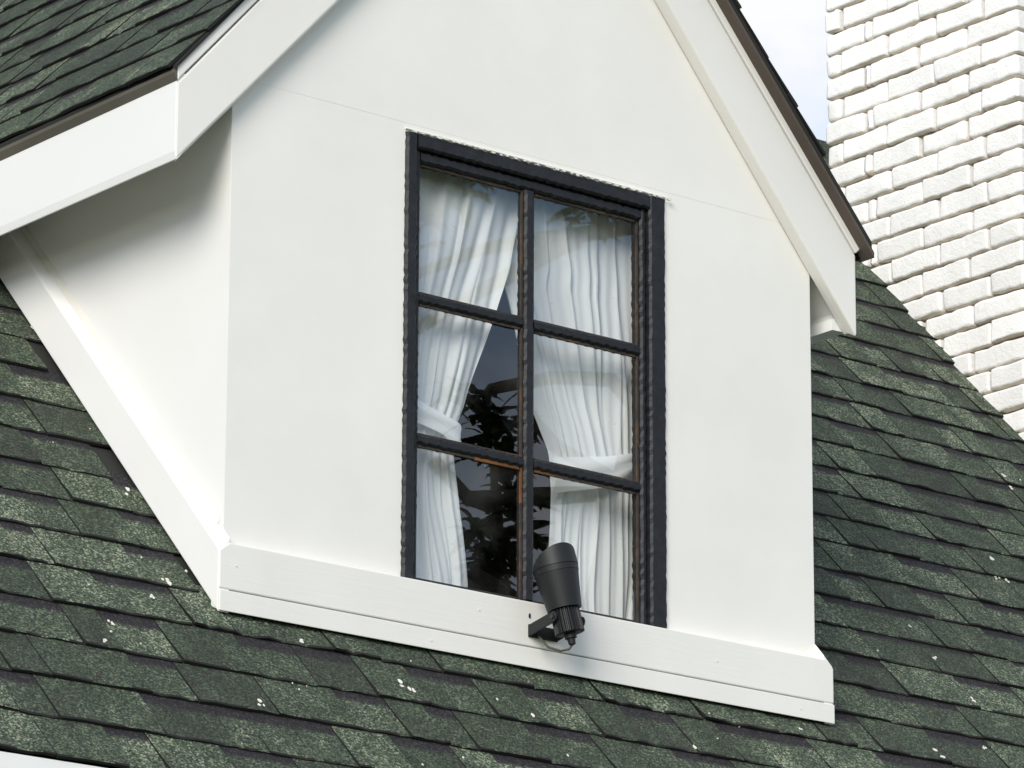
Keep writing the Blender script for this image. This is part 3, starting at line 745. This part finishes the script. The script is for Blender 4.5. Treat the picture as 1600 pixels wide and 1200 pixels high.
# ---------------------------------------------------------------- tree facing the window (seen mirrored in its panes)
tr = empty('broadleaf_tree', (5.3, -6.3, GZ * S))
tag(tr, 'dark leafy tree with bare arching branches mirrored in the dormer window panes', 'tree')
def V3(a): return tuple(a)
b = MB()
b.tube([(5.9, -6.9, GZ*S), (5.8, -6.8, -2.2), (5.75, -6.6, -.6), (5.55, -6.45, .8), (5.45, -6.3, 1.9), (5.5, -6.0, 3.0), (5.3, -5.77, 3.68)], [.2, .17, .15, .12, .09, .07, .055], 10)
b.build('trunk', M_bark, tr, smooth=True, unit=1)
br = [([(5.3, -5.76, 3.66), (5.0, -5.83, 3.56), (4.75, -5.89, 3.50), (4.57, -5.94, 3.44), (4.3, -6.0, 3.3)], (.036, .032, .028, .026, .02)),
      ([(5.0, -5.84, 3.55), (4.9, -5.86, 3.49), (4.74, -5.91, 3.37), (4.58, -5.96, 3.25), (4.3, -6.05, 3.05)], (.04, .038, .034, .03, .024)),
      ([(5.5, -6.0, 2.95), (5.2, -5.86, 3.0), (4.95, -5.92, 2.98), (4.7, -6.0, 2.9)], (.04, .032, .03, .024)),
      ([(5.48, -6.1, 2.5), (5.2, -5.88, 2.62), (4.98, -5.95, 2.72), (4.85, -6, 2.86)], (.04, .032, .03, .024)),
      ([(5.5, -6.2, 2.2), (5.2, -5.9, 2.55), (4.9, -5.96, 2.50), (4.6, -6.02, 2.45), (4.5, -6.1, 2.60)], (.05, .045, .04, .034, .03)),
      ([(5.45, -6.35, 1.75), (5.0, -6.2, 2.0), (4.8, -6.05, 2.15), (4.74, -6.0, 2.4), (4.72, -6.0, 2.65)], (.05, .04, .03, .024, .016)),
      ([(5.55, -6.45, .8), (5.0, -6.6, 1.5), (4.2, -6.4, 2.0), (3.6, -6.5, 2.9)], (.08, .06, .05, .04)), ([(5.3, -5.77, 3.68), (5.2, -5.6, 4.3), (4.8, -5.7, 4.9)], (.055, .045, .03)),
      ([(5.45, -6.3, 1.9), (6.0, -6.6, 2.8), (6.6, -6.7, 3.8)], (.08, .06, .04)), ([(4.3, -6.0, 3.3), (4.1, -5.95, 3.8), (4.0, -5.9, 4.3)], (.03, .025, .02))]
for pts, rad in br:
    b = MB(); b.tube(pts, rad, 8); b.build('branch', M_bark, tr, smooth=True, unit=1)
rl = random.Random(21); lf = MB()
def leaf(base, dr, L_):
    dr = dr.normalized(); sd = dr.cross(Vector((rl.uniform(-.4,.4), rl.uniform(-.4,.4), 1))).normalized(); nrm = sd.cross(dr)
    pts = []
    for k in range(5):
        q = k / 4; w_ = L_ * .17 * math.sin(min(1, q * .92 + .08) * math.pi) ** .8
        c = base + dr * L_ * q - Vector((0, 0, 1)) * L_ * .42 * q * q
        pts += [c - sd * w_, c - nrm * w_ * .25, c + sd * w_]
    lf.add(pts, [(k*3+i, k*3+i+1, k*3+i+4, k*3+i+3) for k in range(4) for i in range(2)])
def rosette(c, n, L_, up=Vector((0, 0, 1))):
    for k in range(n):
        a = k * 2.4 + rl.uniform(-.3, .3); el = rl.uniform(-.25, .95)
        leaf(c + Vector((rl.uniform(-.02,.02), rl.uniform(-.02,.02), rl.uniform(-.07,.03))), Vector((math.cos(a) * math.cos(el), math.sin(a) * math.cos(el), math.sin(el))), L_ * rl.uniform(.75, 1.2))
for c in [(5.02, -5.83, 3.66), (5.12, -5.8, 3.74), (4.72, -6, 2.70), (4.80, -6.0, 2.52), (4.70, -6.03, 2.40), (4.78, -6.05, 2.24), (4.86, -6.0, 2.36), (4.86, -6, 2.10), (4.70, -6.02, 2.2), (4.76, -6, 2.82), (4.85, -6.0, 2.68), (4.72, -6.05, 2.02)]:
    rosette(Vector(c), 13, .15)
for _ in range(26): rosette(Vector((rl.uniform(4.56, 4.9), -6.0 + rl.uniform(-.15, .15), rl.uniform(2.02, 2.93))), 9, .115)
for _ in range(40): rosette(Vector((rl.gauss(4.38, .11), -5.98 + rl.gauss(0, .12), rl.gauss(3.76, .11))), 9, .15)
for _ in range(420):
    a, rr_ = rl.uniform(0, 6.28), rl.uniform(.3, 1.0) ** .5
    c = Vector((5.4 + 2.0 * rr_ * math.cos(a), -6.5 + 1.5 * rr_ * math.sin(a), rl.uniform(2.2, 5.6)))
    mc = Vector((cam_o.location.x, -cam_o.location.y, cam_o.location.z)); k = c.y / (c.y - mc.y); w_ = c + (mc - c) * k
    if -.52 < w_.x / S < .55 and .05 < w_.z / S < 1.55: continue
    rosette(c, 10, .17)
o = lf.build('foliage', M_leaf, tr, unit=1); o['kind'] = 'stuff'

# ---------------------------------------------------------------- bird spatter on the shingles
bpy.context.view_layer.update(); dg = bpy.context.evaluated_depsgraph_get()
dm = MB(); rd = random.Random(2)
def inv(px, py):                                        # a point of the roof plane for a place read off the photograph
    dr = cf + cr * ((px - 800) / 7525.33) - cu * ((py - 600) / 7525.33); C = cam_o.location / S
    k = RN.dot(RP - C) / RN.dot(dr); q = C + dr * k; return q.x, (q.y - RP.y) / cp_
SP = [(200,765,12),(259,904,13),(239,930,10),(176,970,9),(174,986,6),(165,1004,7),(221,1006,5),(222,868,5),(290,889,6),(472,999,9),(405,1100,10),(412,1104,6),(632,1070,14),(645,1078,9),(470,1075,5),(661,1192,6),(778,1091,5),(832,1117,8),(722,1179,5),(1103,1115,6),(1155,1132,6),(1085,1166,8),(1467,1178,14),(1518,1093,8),(1463,1028,8),(1369,1014,5),(1423,976,8),(1540,1166,7),(1560,900,12),(1548,868,12),(1575,905,7),(1456,578,4),(1567,742,9),(1580,760,9),(1594,750,6),(140,913,4),(178,915,4),(1250,1137,7),(1122,1154,5),(890,1179,5),(640,1030,4),(460,1065,4),(140,668,5),(83,687,3),(480,1068,3),(190,575,7),(50,510,7)]
up_ = RN
for px, py, sz in SP:
    x, s = inv(px, py); p0 = roofp(x, s) * S
    hit, loc, nrm, _i, ob, _m = scene.ray_cast(dg, p0 + RN * .06, -RN, distance=.12)
    if not hit: continue
    loc = loc / S
    for _ in range(1 if sz < 7 else 3):
        cxx = loc + Vector((1, 0, 0)) * rd.uniform(-.6, .6) * sz * .0014 + ES * rd.uniform(-.6, .6) * sz * .0022
        n = 8; r_ = sz * .00045 * rd.uniform(.6, 1.2); st = rd.uniform(.9, 2.2)
        pts = [cxx + nrm * .0006 + Vector((1, 0, 0)) * math.cos(k*math.pi/4) * r_ * rd.uniform(.6, 1.3) + (ES - nrm * ES.dot(nrm)) * math.sin(k*math.pi/4) * r_ * st * rd.uniform(.6, 1.3) for k in range(n)]
        dm.prism(pts, nrm * .0022)
o = dm.build('bird_spatter', M_drop, roof); o['kind'] = 'stuff'
